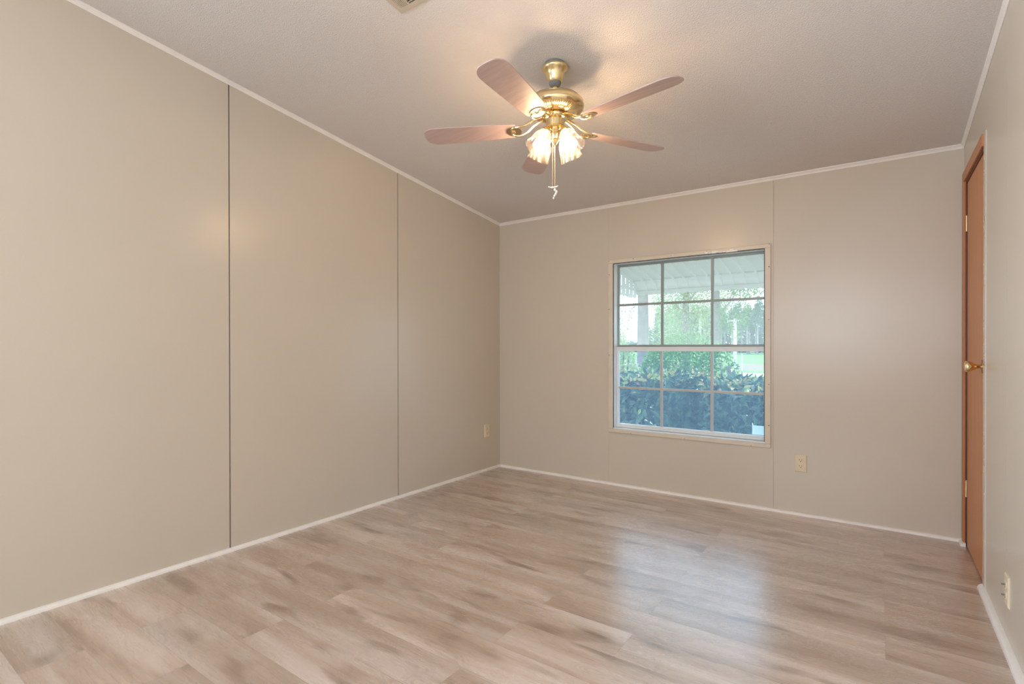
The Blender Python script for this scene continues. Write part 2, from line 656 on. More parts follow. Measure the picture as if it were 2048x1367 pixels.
# wall behind the camera
mb = MB()
fx0, fx1, fz0, fz1 = 1.10, 3.10, 0.80, 2.30  # opening cut for the added rear window
yy0, yy1 = Y_END - 0.1, Y_END
mb.box(-0.1, fx0, yy0, yy1, 0, zc(Y_END))
mb.box(fx1, W + 0.1, yy0, yy1, 0, zc(Y_END))
mb.box(fx0, fx1, yy0, yy1, 0, fz0)
mb.box(fx0, fx1, yy0, yy1, fz1, zc(Y_END))
wf = ob('wall_front', mb, M['wall'])
tag(wf, 'beige wall behind the viewer', 'wall', kind='structure')
mb = MB()
for a in ((fx0, fx0 + 0.03, fz0, fz1), (fx1 - 0.03, fx1, fz0, fz1), (fx0 + 0.03, fx1 - 0.03, fz0, fz0 + 0.03),
          (fx0 + 0.03, fx1 - 0.03, fz1 - 0.03, fz1), ((fx0 + fx1) / 2 - 0.015, (fx0 + fx1) / 2 + 0.015, fz0 + 0.03, fz1 - 0.03)):
    mb.box(a[0], a[1], yy0 + 0.02, yy1 - 0.02, a[2], a[3])
w3 = ob('added_window_rear', mb, M['vinyl'])  # invented frame, put in only to hold the rear fill lamp
tag(w3, 'made-up white framed window behind the viewer, added to carry a fill lamp', 'window', kind='structure')
mb = MB()
for a in ((LY0 - 0.03, LY0, LZ0, LZ1), (LY1, LY1 + 0.03, LZ0, LZ1), (LY1 + 0.03, LY0 - 0.03, LZ0, LZ0 + 0.03),
          (LY1 + 0.03, LY0 - 0.03, LZ1 - 0.03, LZ1), (LY1 + 0.03, LY0 - 0.03, 1.605, 1.635)):
    mb.box(-0.08, -0.02, a[0], a[1], a[2], a[3])
w2 = ob('added_window_left', mb, M['vinyl'])  # invented frame, put in only to hold the left fill lamp
tag(w2, 'made-up white framed window in the unseen left wall, added to carry a fill lamp', 'window', kind='structure')


# ceiling trim
def cove_sec(o, d, z):
    """small cove profile at a wall point o, d = direction out of the wall"""
    o, d = Vector((*o, 0)), Vector((*d, 0))
    up = Vector((0, 0, 1))
    pr = [(0.0, -0.022), (0.003, -0.0225), (0.007, -0.012), (0.016, -0.004), (0.016, 0.002), (0.0, 0.002)]
    return [o + d * a + up * (z + b) for a, b in pr]


mb = MB().loft([cove_sec((0, 0), (0, -1), HT), cove_sec((W, 0), (0, -1), HT)])
tag(ob('trim_back', mb, M['cove']), 'thin pale trim along the ceiling above the window wall', 'trim', kind='structure')
mb = MB().loft([cove_sec((0, 0), (1, 0), zc(0)), cove_sec((0, Y_END), (1, 0), zc(Y_END))])
tag(ob('trim_left', mb, M['cove']), 'thin pale trim along the ceiling above the long left wall', 'trim', kind='structure')
mb = MB().loft([cove_sec((W, 0), (-1, 0), zc(0)), cove_sec((W, Y_END), (-1, 0), zc(Y_END))])
tag(ob('trim_right', mb, M['cove']), 'thin pale trim along the ceiling above the door wall', 'trim', kind='structure')


# quarter-round baseboards
def qr_sec(o, d, r=0.018, h=0.0195):
    o, d = Vector((*o, 0)), Vector((*d, 0))
    up = Vector((0, 0, 1))
    pts = [o, o + d * r]
    for i in range(1, 6):
        t = PI / 2 * i / 6
        pts.append(o + d * r * math.cos(t) + up * h * (0.25 + 0.75 * math.sin(t)))
    pts.append(o + up * h)
    return pts


mb = MB().loft([qr_sec((0, 0), (1, 0)), qr_sec((0, Y_END), (1, 0))])
tag(ob('baseboard_left', mb, M['trim'], smooth=True), 'white quarter round strip at the foot of the left wall', 'baseboard', kind='structure')
mb = MB().loft([qr_sec((0.018, 0), (0, -1)), qr_sec((W, 0), (0, -1))])
tag(ob('baseboard_back', mb, M['trim'], smooth=True), 'white quarter round strip at the foot of the window wall', 'baseboard', kind='structure')
mb = MB().loft([qr_sec((W, -0.018), (-1, 0), 0.024), qr_sec((W, -0.092), (-1, 0), 0.024)])
mb.loft([qr_sec((W, -0.690), (-1, 0), 0.014), qr_sec((W, -0.697), (-1, 0), 0.021), qr_sec((W, -0.706), (-1, 0), 0.024), qr_sec((W, Y_END), (-1, 0), 0.024)])
tag(ob('baseboard_right', mb, M['trim'], smooth=True), 'white quarter round strip at the foot of the door wall', 'baseboard', kind='structure')

# ------------------------------------------------------------------ door
dr = thing('door_1', (W, (DY0 + DY1) / 2, 0), 'flat orange brown wooden door with a brass knob in the right wall', 'door', kind='structure')
mb = MB().box(W + 0.004, W + 0.039, -0.715, -0.100, 0.010, 2.024)
ob('door_leaf', mb, M['door'], dr, bevel=0.0015)
t = 0.011
mb = MB().box(W - t, W, -0.070, -0.016, 0.0, DZ)
mb.box(W - t, W, -0.700, -0.016, DZ, DZ + 0.056)
ob('door_casing', mb, M['door_case'], dr, bevel=0.002)
# near casing painted over in the wall colour, with a ragged inner edge
zs = [0.0]
while zs[-1] < DZ + 0.056:
    zs.append(min(DZ + 0.056, zs[-1] + R.uniform(0.012, 0.05)))
rings = []
for z in zs:
    j = -0.700 + R.uniform(-0.004, 0.005)
    rings.append([(W - 0.004, j, z), (W - 0.004, -0.752, z), (W, -0.752, z), (W, j, z)])
mb = MB().loft(rings)
k = ob('door_casing', mb, M['wall'], dr)
k['label'] = 'beige overpainted casing with ragged edge'
mb = MB()
for i in range(34):
    z = R.uniform(0.15, DZ + 0.03)
    y = -0.700 - R.uniform(0.0, 0.03)
    mb.box(W - 0.0055, W - 0.0035, y - R.uniform(0.006, 0.02), y, z, z + R.uniform(0.006, 0.035))
k = ob('paint_flakes', mb, M['flake'], dr)
k['label'] = 'chipped paint on the near casing'
mb = MB().box(W, W + 0.1, -0.072, DY0, 0.0, DZ)
mb.box(W + 0.040, W + 0.1, -0.7155, -0.072, 0.0, 2.026)
mb.box(W + 0.0, W + 0.1, -0.7165, -0.072, 2.026, DZ)
mb.box(W + 0.022, W + 0.1, -0.0995, -0.072, 0.0, 2.026)
k = ob('door_jamb', mb, M['door_dark'], dr)  # darker brown than the leaf and the casing
k['label'] = 'dark brown jamb'
for zz in (1.80, 0.322):
    mb = MB().lathe([(0.003, -0.045), (0.005, -0.043), (0.005, 0.043), (0.003, 0.045), (0.002, 0.05)], (W + 0.002, -0.086, zz), n=12)
    ob('hinge', mb, M['brass_satin'], dr, smooth=True)
kn = (W + 0.004, -0.648, 1.022)
mb = MB().lathe([(0.0325, 0.0), (0.0325, 0.003), (0.030, 0.007), (0.020, 0.009)], kn, (-1, 0, 0), 28)
k = ob('knob_rosette', mb, M['brass_dark'], dr, smooth=True)
mb = MB().lathe([(0.011, 0.008), (0.0105, 0.024), (0.013, 0.029), (0.021, 0.042), (0.0265, 0.055), (0.0265, 0.060), (0.024, 0.066), (0.012, 0.069), (0.0, 0.069)], kn, (-1, 0, 0), 28)
k = ob('door_knob', mb, M['brass'], dr, smooth=True)
k['label'] = 'polished brass knob'

# ------------------------------------------------------------------ window
win = thing('window_1', ((WX0 + WX1) / 2, 0, WZ0), 'double hung window with grid bars looking out under a white awning', 'window', kind='structure')
cx0, cx1, cz0, cz1 = 1.143, 2.265, 0.452, 1.790
cw, ct = 0.037, 0.012
mb = MB()
mb.box(cx0 - cw, cx1 + cw, -ct, 0, cz1, cz1 + 0.028)
mb.box(cx0 - cw, cx1 + cw, -ct, 0, cz0 - 0.026, cz0)
mb.box(cx0 - cw, cx0, -ct, 0, cz0, cz1)
mb.box(cx1, cx1 + cw, -ct, 0, cz0, cz1)
ob('window_casing', mb, M['casing'], win, bevel=0.0025)
for (px, pz) in ((cx0 - 0.030, cz1 + 0.020), (cx1 + 0.028, cz1 + 0.024), (cx0 - 0.028, 1.70), (cx0 - 0.028, 1.42), (cx0 - 0.030, 1.05),
                 (cx1 + 0.026, 1.66), (cx1 + 0.025, 1.30), (cx1 + 0.026, 0.86), (cx1 + 0.026, 0.58), (1.32, cz1 + 0.020),
                 (1.62, cz1 + 0.016), (1.88, cz1 + 0.02), (1.30, cz0 - 0.022), (1.72, cz0 - 0.02), (2.18, cz0 - 0.022)):
    r = R.uniform(0.0022, 0.0038)
    mb = MB().lathe([(r, -0.001), (r, 0.0006), (r * 0.5, 0.001)], (px, -ct, pz), (0, -1, 0), 8)
    ob('nail_hole', mb, M['dark'], win)
# peeling gloss paint on the casing head, its shine put in as pale colour
mb = MB()
for i in range(9):
    x = 1.87 + i * 0.024
    mb.box(x, x + R.uniform(0.018, 0.03), -ct - R.uniform(0.001, 0.003), -ct + 0.001, cz1 + R.uniform(-0.004, 0.001), cz1 + R.uniform(0.006, 0.016))
k = ob('paint_flakes', mb, M['trim'], win)
k['label'] = 'peeling gloss paint, shine put in as pale colour'
mb = MB()
mb.box(WX0 + 0.0003, WX0 + 0.005, 0.0003, 0.004, WZ0 + 0.0105, WZ1 - 0.005)
mb.box(2.2585, WX1 - 0.0003, 0.0003, 0.004, WZ0 + 0.0105, WZ1 - 0.005)
mb.box(WX0 + 0.0003, WX1 - 0.0003, 0.0003, 0.004, WZ1 - 0.005, WZ1 - 0.0003)
k = ob('frame_gap_shade', mb, M['gap_shade'], win)  # dark strips painted in for the shadow line inside the casing
k['label'] = 'dark strip for the shadow gap around the frame'
# reveal liner
mb = MB()
mb.box(WX0 + 0.0, WX0 + 0.006, 0.0045, 0.11, WZ0, WZ1)
mb.box(WX1 - 0.006, WX1, 0.0045, 0.11, WZ0, WZ1)
mb.box(WX0 + 0.006, WX1 - 0.006, 0.0045, 0.11, WZ1 - 0.006, WZ1)
ob('window_frame', mb, M['vinyl'], win)
mb = MB().box(WX0 + 0.006, WX1 - 0.006, 0.0, 0.11, WZ0, WZ0 + 0.010)
ob('window_sill', mb, M['vinyl'], win, bevel=0.002)
ix0, ix1 = WX0 + 0.006, WX1 - 0.006
zm = 1.112    # meeting rail
# upper sash, further out
yu = 0.088
mb = MB()
mb.box(ix0, ix0 + 0.010, yu - 0.012, yu + 0.012, zm, WZ1 - 0.006)
mb.box(ix1 - 0.010, ix1, yu - 0.012, yu + 0.012, zm, WZ1 - 0.006)
mb.box(ix0 + 0.010, ix1 - 0.010, yu - 0.012, yu + 0.012, WZ1 - 0.022, WZ1 - 0.006)
mb.box(ix0 + 0.010, ix1 - 0.010, yu - 0.012, yu + 0.012, zm, zm + 0.020)
us = ob('upper_sash', mb, M['alu'], win, bevel=0.001)
mx = [at(1325, 606, yu).x, at(1425, 602, yu).x]
gz = at(1325, 606, yu).z
mb = MB()
for x in mx:
    mb.box(x - 0.009, x + 0.009, yu - 0.010, yu + 0.010, zm + 0.02, WZ1 - 0.022)
xs = [ix0 + 0.010] + [v for x in mx for v in (x - 0.009, x + 0.009)] + [ix1 - 0.010]
for a, b2 in zip(xs[0::2], xs[1::2]):
    mb.box(a, b2, yu - 0.010, yu + 0.010, gz - 0.009, gz + 0.009)
ob('grid_bars', mb, M['alu'], us)
mb = MB().box(ix0 + 0.011, ix1 - 0.011, yu + 0.0105, yu + 0.0115, zm + 0.021, WZ1 - 0.023)
ob('window_pane', mb, M['glass_up'], us)
# lower sash, closer in
yl = 0.060
zb = WZ0 + 0.010
mb = MB()
mb.box(ix0, ix0 + 0.020, yl - 0.013, yl + 0.013, zb, zm + 0.004)
mb.box(ix1 - 0.014, ix1, yl - 0.013, yl + 0.013, zb, zm + 0.004)
mb.box(ix0 + 0.020, ix1 - 0.014, yl - 0.013, yl + 0.013, zb, zb + 0.032)
mb.box(ix0 + 0.020, ix1 - 0.014, yl - 0.013, yl + 0.013, zm - 0.030, zm + 0.004)
mb.box(ix0 + 0.020, ix1 - 0.014, yl - 0.022, yl - 0.013, zb + 0.004, zb + 0.016)
mb.box(ix0 + 0.020, ix1 - 0.014, yl - 0.018, yl - 0.013, zm - 0.004, zm + 0.004)
ls = ob('lower_sash', mb, M['vinyl'], win, bevel=0.0015)
mx = [at(1323.5, 740, yl).x, at(1424, 740, yl).x]
gz = 0.5 * (at(1240, 776, yl).z + at(1520, 785, yl).z)
mb = MB()
for x in mx:
    mb.box(x - 0.009, x + 0.009, yl - 0.010, yl + 0.006, zb + 0.032, zm - 0.030)
xs = [ix0 + 0.020] + [v for x in mx for v in (x - 0.009, x + 0.009)] + [ix1 - 0.014]
for a, b2 in zip(xs[0::2], xs[1::2]):
    mb.box(a, b2, yl - 0.010, yl + 0.006, gz - 0.008, gz + 0.008)
ob('grid_bars', mb, M['bars'], ls)
mb = MB().box(ix0 + 0.021, ix1 - 0.015, yl + 0.007, yl + 0.008, zb + 0.033, zm - 0.031)
ob('window_pane', mb, M['glass_low'], ls)
a, b2 = at(1504, 850, yl), at(1528, 866, yl)
mb = MB().box(a.x, min(b2.x + 0.03, ix1 - 0.016), yl + 0.0055, yl + 0.0065, zb + 0.036, a.z)
k = ob('window_sticker', mb, M['sticker'], ls)
k['label'] = 'pale frosted sticker'

# ------------------------------------------------------------------ outlets


def outlet(loc, rot, label, prot=False):
    """duplex outlet plate, built facing -y at loc then turned"""
    o = thing('electrical_outlet', (0, 0, 0), label, 'outlet')
    mb = MB()
    w, h = 0.0355, 0.0575
    mb.loft([[(-w, 0, -h), (w, 0, -h), (w, 0, h), (-w, 0, h)],
             [(-w, -0.003, -h), (w, -0.003, -h), (w, -0.003, h), (-w, -0.003, h)],
             [(-w + 0.004, -0.006, -h + 0.004), (w - 0.004, -0.006, -h + 0.004), (w - 0.004, -0.006, h - 0.004), (-w + 0.004, -0.006, h - 0.004)]])
    ob('cover_plate', mb, M['almond'], o)
    for s in (1, -1):
        z0 = s * 0.0195
        prof = []
        for i in range(24):
            t_ = 2 * PI * i / 24
            prof.append((0.0165 * math.cos(t_), max(-0.0135, min(0.0135, 0.0165 * math.sin(t_)))))
        mb = MB().loft([[(x, -0.0059, z0 + z) for x, z in prof], [(x, -0.0085, z0 + z) for x, z in prof]])
        f = ob('socket_face', mb, M['almond'], o)
        for dx, hh in ((-0.0065, 0.0042), (0.0065, 0.0034)):
            ob('slot', MB().box(dx - 0.0011, dx + 0.0011, -0.0088, -0.008, z0 + 0.004 - hh, z0 + 0.004 + hh), M['slot'], f)
        ob('slot', MB().lathe([(0.0026, 0), (0.0026, 0.0007)], (0, -0.0082, z0 - 0.0075), (0, -1, 0), 10), M['slot'], f)
    ob('screw', MB().lathe([(0.003, 0), (0.0026, 0.0012)], (0, -0.0058, 0), (0, -1, 0), 10), M['brass_satin'], o)
    if prot:
        for s in (1, -1):
            mb = MB().box(-0.009, -0.002, -0.018, -0.0085, s * 0.0195 - 0.003, s * 0.0195 + 0.0005)
            k_ = ob('outlet_cap', mb, M['rubber'], o)
            k_['label'] = 'small dark cap in the socket'
    o.location = loc
    o.rotation_euler = (0, 0, rot)
    return o


outlet((2.4815, 0.0, 0.3445), 0, 'almond duplex outlet low on the window wall, right of the window')
outlet((0.0, -0.200, 0.357), math.radians(90), 'almond duplex outlet on the long left wall by the far corner')
oy = at_right(2016, 1180, W)
outlet((W, oy.y, oy.z), math.radians(-90), 'almond duplex outlet low on the right wall near the door', prot=True)

# ------------------------------------------------------------------ ceiling vent
VX0, VX1, VY0, VY1 = 1.226, 1.53, -2.355, -2.56


def vz(y, d):
    return zc(y) - d


vt = thing('ceiling_vent', (VX0, VY0, zc(VY0)), 'beige metal air register in the ceiling at the top edge', 'vent')


def slab(mb, x0, x1, ya, yb, d0, d1):
    vs_ = []
    for x in (x0, x1):
        for y in (ya, yb):
            vs_ += [(x, y, vz(y, d1)), (x, y, vz(y, d0))]
    mb.add(vs_, [(0, 1, 3, 2), (4, 6, 7, 5), (0, 4, 5, 1), (2, 3, 7, 6), (0, 2, 6, 4), (1, 5, 7, 3)])


mb = MB()
bw = 0.022
slab(mb, VX0, VX1, VY0, VY0 - bw, 0, 0.007)
slab(mb, VX0, VX1, VY1 + bw, VY1, 0, 0.007)
slab(mb, VX0, VX0 + bw, VY0 - bw, VY1 + bw, 0, 0.007)
slab(mb, VX1 - bw, VX1, VY0 - bw, VY1 + bw, 0, 0.007)
slab(mb, VX0 + bw + 0.045, VX0 + bw + 0.05, VY0 - bw, VY1 + bw, 0.001, 0.007)
ob('vent_frame', mb, M['vent'], vt, bevel=0.001)
mb = MB()
slab(mb, VX0 + bw, VX1 - bw, VY0 - bw, VY1 + bw, 0.0, 0.0015)
ob('vent_opening', mb, M['vent_dark'], vt)
for i in range(6):
    mb = MB()
    x = VX0 + bw + 0.002 + i * 0.0075
    slab(mb, x, x + 0.0045, VY0 - bw, VY1 + bw, 0.002, 0.0065)
    ob('louver', mb, M['vent'], vt)
for i in range(13):
    mb = MB()
    y = VY0 - bw - 0.008 - i * 0.0115
    slab(mb, VX0 + bw + 0.05, VX1 - bw, y, y - 0.002, 0.002, 0.0065)
    ob('louver', mb, M['vent'], vt)

# ------------------------------------------------------------------ ceiling fan
FX, FY = 1.623, -1.735
fzc = zc(FY)
fan = thing('ceiling_fan', (FX, FY, fzc), 'brass ceiling fan with brown blades and lit glass tulip shades', 'ceiling fan')


def fl_(prof, mat_, name, n=40, parent=None, ripple=None):
    mb_ = MB().lathe(prof, (FX, FY, 0), n=n, ripple=ripple)
    return ob(name, mb_, mat_, parent or fan, smooth=True, sharp=40)


fl_([(0.050, fzc + 0.016), (0.050, 2.462)], M['rubber'], 'canopy_gap_ring')  # dark ring put in for the dark gap above the canopy
fl_([(0.050, 2.4665), (0.0625, 2.466), (0.064, 2.461), (0.062, 2.455), (0.056, 2.448), (0.046, 2.440), (0.042, 2.425), (0.038, 2.410),
     (0.034, 2.398), (0.030, 2.394)], M['brass_satin'], 'canopy')
fl_([(0.0295, 2.398), (0.0295, 2.390), (0.026, 2.380), (0.013, 2.372)], M['rubber'], 'hanger_ball')
fl_([(0.0105, 2.38), (0.0105, 2.315)], M['brass_satin'], 'downrod', 16)
mo = fl_([(0.022, 2.335), (0.030, 2.330), (0.060, 2.327), (0.095, 2.322), (0.122, 2.310), (0.137, 2.292), (0.1405, 2.276),
          (0.1365, 2.262), (0.130, 2.256)], M['brass'], 'motor_housing', 64)
fl_([(0.130, 2.2565), (0.128, 2.254), (0.112, 2.244), (0.092, 2.237), (0.070, 2.234), (0.052, 2.233)], M['brass'], 'ribbed_ring', 288, mo,
    ripple=lambda q, t_: (0.014 if int(round(t_ / (2 * PI) * 288)) % 4 < 2 else -0.010) if 1 <= q <= 4 else 0)
fl_([(0.052, 2.234), (0.050, 2.226), (0.058, 2.222), (0.058, 2.214), (0.046, 2.210), (0.044, 2.180), (0.047, 2.176),
     (0.047, 2.171), (0.030, 2.164)], M['brass'], 'switch_housing')
fl_([(0.030, 2.166), (0.034, 2.158), (0.033, 2.146), (0.022, 2.138), (0.016, 2.122), (0.019, 2.114), (0.012, 2.104), (0.006, 2.094), (0.0, 2.090)],
    M['brass'], 'light_fitter')

# blades with their irons; image-angle a is measured from the photo's right, turning towards the viewer
ZB = 2.176
right_dir = Vector((math.cos(YAW), math.sin(YAW), 0))
toward = Vector((math.sin(YAW), -math.cos(YAW), 0))
for a in (118, 46, -26, -98, 190):
    t_ = math.radians(a)
    d = right_dir * math.cos(t_) + toward * math.sin(t_)
    s = Vector((0, 0, 1)).cross(d)
    pit = math.radians(11)
    sv = s * math.cos(pit) + Vector((0, 0, 1)) * math.sin(pit)
    up = d.cross(sv)
    o_ = Vector((FX, FY, ZB))
    # outline of the blade
    out = []
    pr = [(0.190, 0.040), (0.193, 0.045), (0.198, 0.049), (0.206, 0.052), (0.25, 0.055), (0.32, 0.059), (0.40, 0.0625), (0.48, 0.065), (0.55, 0.0665), (0.585, 0.0665)]
    pr += [(0.585 + 0.070 * math.sin(PI / 2 * i / 9), 0.0665 * max(0.0, math.cos(PI / 2 * i / 9)) ** 0.62) for i in range(1, 9)] + [(0.655, 0.008)]
    out = [(r_, w_) for r_, w_ in pr] + [(r_, -w_) for r_, w_ in reversed(pr)]
    mb = MB().loft([[o_ + d * r_ + sv * w_ - up * 0.003 for r_, w_ in out], [o_ + d * r_ + sv * w_ + up * 0.003 for r_, w_ in out]])
    bl = ob('blade', mb, M['blade'], fan, bevel=0.0015)
    # scrolled blade iron: two curled straps and a plate
    mb = MB()
    for sg in (1, -1):
        mb.tube(curve([o_ + d * 0.060 + sv * sg * 0.012 + Vector((0, 0, 0.048)), o_ + d * 0.105 + sv * sg * 0.020 + Vector((0, 0, 0.030)),
                 o_ + d * 0.140 + sv * sg * 0.030 + Vector((0, 0, 0.006)), o_ + d * 0.175 + sv * sg * 0.036 - up * 0.006,
                 o_ + d * 0.205 + sv * sg * 0.028 - up * 0.006, o_ + d * 0.212 + sv * sg * 0.010 - up * 0.006,
                 o_ + d * 0.195 + sv * sg * 0.004 - up * 0.006]), 0.0055, 8)
    pl = [(0.200 + 0.036 * math.cos(2 * PI * i / 28), 0.037 * math.sin(2 * PI * i / 28)) for i in range(28)]
    mb.loft([[o_ + d * r_ + sv * w_ - up * 0.0065 for r_, w_ in pl], [o_ + d * r_ + sv * w_ - up * 0.0032 for r_, w_ in pl]])
    ob('blade_iron', mb, M['brass'], fan, smooth=True)

# four lamps on short arms
lamp_c = Vector((FX, FY, 2.150))
for a in (45, 135, 225, 315):
    t_ = math.radians(a + 4)
    d = right_dir * math.cos(t_) + toward * math.sin(t_)
    tilt = math.radians(33)
    ax = (d * math.sin(tilt) - Vector((0, 0, 1)) * math.cos(tilt)).normalized()
    neck = lamp_c + d * 0.052 + Vector((0, 0, 0.004))
    mb = MB().tube([lamp_c + d * 0.022, lamp_c + d * 0.040 + Vector((0, 0, 0.014)), neck + Vector((0, 0, 0.010)), neck + ax * 0.01], 0.007, 10)
    mb.lathe([(0.012, -0.004), (0.020, 0.002), (0.0235, 0.012), (0.0235, 0.024), (0.018, 0.026)], neck, ax, 20)
    arm = ob('lamp_arm', mb, M['brass'], fan, smooth=True)
    # tulip shade: thin wall, open mouth, slightly scalloped rim
    po = [(0.0215, 0.016), (0.027, 0.026), (0.037, 0.042), (0.0435, 0.060), (0.047, 0.080), (0.051, 0.100), (0.059, 0.122)]
    pi_ = [(r_ - 0.002, h_) for r_, h_ in reversed(po)]
    mb = MB()
    prof = po + pi_
    e1 = ax.orthogonal().normalized()
    e2 = ax.cross(e1)
    N = 36
    vs, fs = [], []
    for q, (r_, h_) in enumerate(prof):
        for j in range(N):
            th = 2 * PI * j / N
            flare = max(0, (h_ - 0.08) / 0.042)
            rr = r_ * (1 + 0.012 * flare * math.cos(4 * th))
            hh = h_ + 0.0015 * flare * math.cos(4 * th)
            vs.append(neck + ax * hh + (e1 * math.cos(th) + e2 * math.sin(th)) * rr)
    for i in range(len(prof)):
        i2 = (i + 1) % len(prof)
        for j in range(N):
            j2 = (j + 1) % N
            fs.append((i * N + j, i * N + j2, i2 * N + j2, i2 * N + j))
    mb.add(vs, fs)
    ob('lamp_shade', mb, M['shade'], fan, smooth=True, sharp=60)
    mb = MB().lathe([(0.010, 0.024), (0.011, 0.034), (0.014, 0.044), (0.0185, 0.056), (0.0200, 0.066), (0.0185, 0.076), (0.012, 0.083), (0.0, 0.086)], neck, ax, 20)
    ob('bulb', mb, M['bulb'], fan, smooth=True, sharp=80)

# pull chains of small beads
for q, (dx, z0, z1) in enumerate(((-0.015, 2.172, 1.884), (-0.002, 2.092, 1.886))):
    base = Vector((FX, FY, 0)) + right_dir * dx + toward * (0.046 if q == 0 else 0.0)
    top = Vector((base.x, base.y, z0))
    end = Vector((FX, FY, z1)) + right_dir * (-0.015 + 0.012 * q) + toward * 0.03
    mb = MB()
    nb = 56
    for i in range(nb + 1):
        mb.ball(top.lerp(end, i / nb), 0.0016, 6, 4)
    mb.tube([top, end], 0.0009, 5)
    ob('pull_chain', mb, M['brass_satin'], fan, smooth=True, sharp=80)
pe = Vector((FX, FY, 1.878)) + right_dir * (-0.010) + toward * 0.03
mb = MB()
mb.tube([pe + right_dir * -0.026 + Vector((0, 0, 0.004)), pe + right_dir * -0.008, pe + right_dir * 0.012 + Vector((0, 0, 0.003)), pe + right_dir * 0.022 + Vector((0, 0, 0.009))],
        [0.002, 0.004, 0.004, 0.002], 8)
for i, (dx, dz, r_) in enumerate(((0.006, -0.010, 0.006), (0.014, -0.020, 0.006), (0.010, -0.031, 0.0055), (0.004, -0.040, 0.005), (0.000, -0.050, 0.0045))):
    mb.ball(pe + right_dir * dx + Vector((0, 0, dz)), r_, 10, 6, 1.25)
k = ob('chain_fob', mb, M['trim'], fan, smooth=True, sharp=80)
k['label'] = 'small white fob on the pull chains'

# ------------------------------------------------------------------ outside: awning
GZ = -0.80
AX0, AX1 = 0.963, 2.447
aw = thing('window_awning', ((AX0 + AX1) / 2, 0.11, 1.88), 'white ribbed metal awning with scalloped edge above the window', 'awning')
npan = 15
pw = (AX1 - AX0) / npan
prof = [(0.112, 1.872), (0.30, 1.842), (0.50, 1.809), (0.70, 1.774), (0.84, 1.750), (0.885, 1.738), (0.918, 1.716), (0.940, 1.688), (0.950, 1.655)]
for i in range(npan):
    xa, xb = AX0 + i * pw, AX0 + (i + 1) * pw
    mb = MB()
    rings = []
    for (y, z) in prof:
        # each pan is slightly dished and overlaps its neighbour with a small lip
        rings.append([(xa, y, z - 0.018), (xa + 0.010, y, z - 0.018), (xa + 0.013, y, z), (xb, y, z), (xb, y, z + 0.002), (xa + 0.0115, y, z + 0.002), (xa + 0.009, y, z - 0.016), (xa, y, z - 0.016)])
    mb.loft(rings)
    ob('awning_panel', mb, M['awning'], aw)
mb = MB()
for i in range(npan):
    xa = AX0 + i * pw
    top, low = [], []
    K = 10
    for j in range(K + 1):
        x = xa + pw * j / K
        zl = 1.626 - 0.012 * math.sin(PI * j / K) ** 0.6
        low.append((x, zl))
    poly = [(xa, 1.657)] + low + [(xa + pw, 1.657)]
    mb.loft([[(x, 0.948, z) for x, z in poly], [(x, 0.951, z) for x, z in poly]])
ob('scalloped_valance', mb, M['awning'], aw)
mb = MB().box(AX0, AX1, 0.835, 0.850, 1.738, 1.748)
mb.box(AX0, AX1, 0.940, 0.948, 1.646, 1.656)
ob('cross_bar', mb, M['awning'], aw)


def awz(y):
    for (a_, b_), (c_, d_) in zip(prof, prof[1:]):
        if a_ <= y <= c_:
            return b_ + (d_ - b_) * (y - a_) / (c_ - a_)
    return prof[-1][1]


for xs_ in (AX0 - 0.004, AX1):
    mb = MB()
    y = 0.13
    while y < 0.93:
        y2 = min(y + 0.074, 0.948)
        poly = [(y, 1.60), (y + (y2 - y) * 0.25, 1.588), (y + (y2 - y) * 0.5, 1.584), (y + (y2 - y) * 0.75, 1.588), (y2, 1.60), (y2, awz(y2)), (y, awz(y))]
        mb.loft([[(xs_, a_, b_) for a_, b_ in poly], [(xs_ + 0.003, a_, b_) for a_, b_ in poly]])
        y += 0.094
    mb.box(xs_, xs_ + 0.004, 0.13, 0.95, 1.66, 1.685)
    mb.box(xs_, xs_ + 0.004, 0.13, 0.95, 1.595, 1.615)
    ob('side_panel', mb, M['awning'], aw)

# outside face of the house, so nothing shines through the wall
# ------------------------------------------------------------------ outside: ground
mb = MB().box(-90, 60, 0.11, 36.5, GZ - 0.4, GZ)  # unseen near gravel added pale, to bounce light up onto the awning
tag(ob('ground_drive_bounce', mb, M['gravel']), 'pale gravel drive past the hedge, unseen near part added to bounce light', 'ground', kind='structure')
mb = MB().box(-90, 60, 36.5, 41, GZ - 0.4, GZ)
tag(ob('ground_verge', mb, M['lawn']), 'thin green grass strip past the gravel drive', 'ground', kind='structure')
mb = MB().box(-140, 60, 41, 57, GZ - 0.4, GZ)
tag(ob('dry_field', mb, M['dry']), 'tan dry field strip seen through the lower right panes', 'ground', kind='structure')
mb = MB().box(-260, 90, 57, 260, GZ - 0.4, GZ)
tag(ob('ground_field', mb, M['lawn']), 'bright green field in front of the far pines', 'ground', kind='structure')


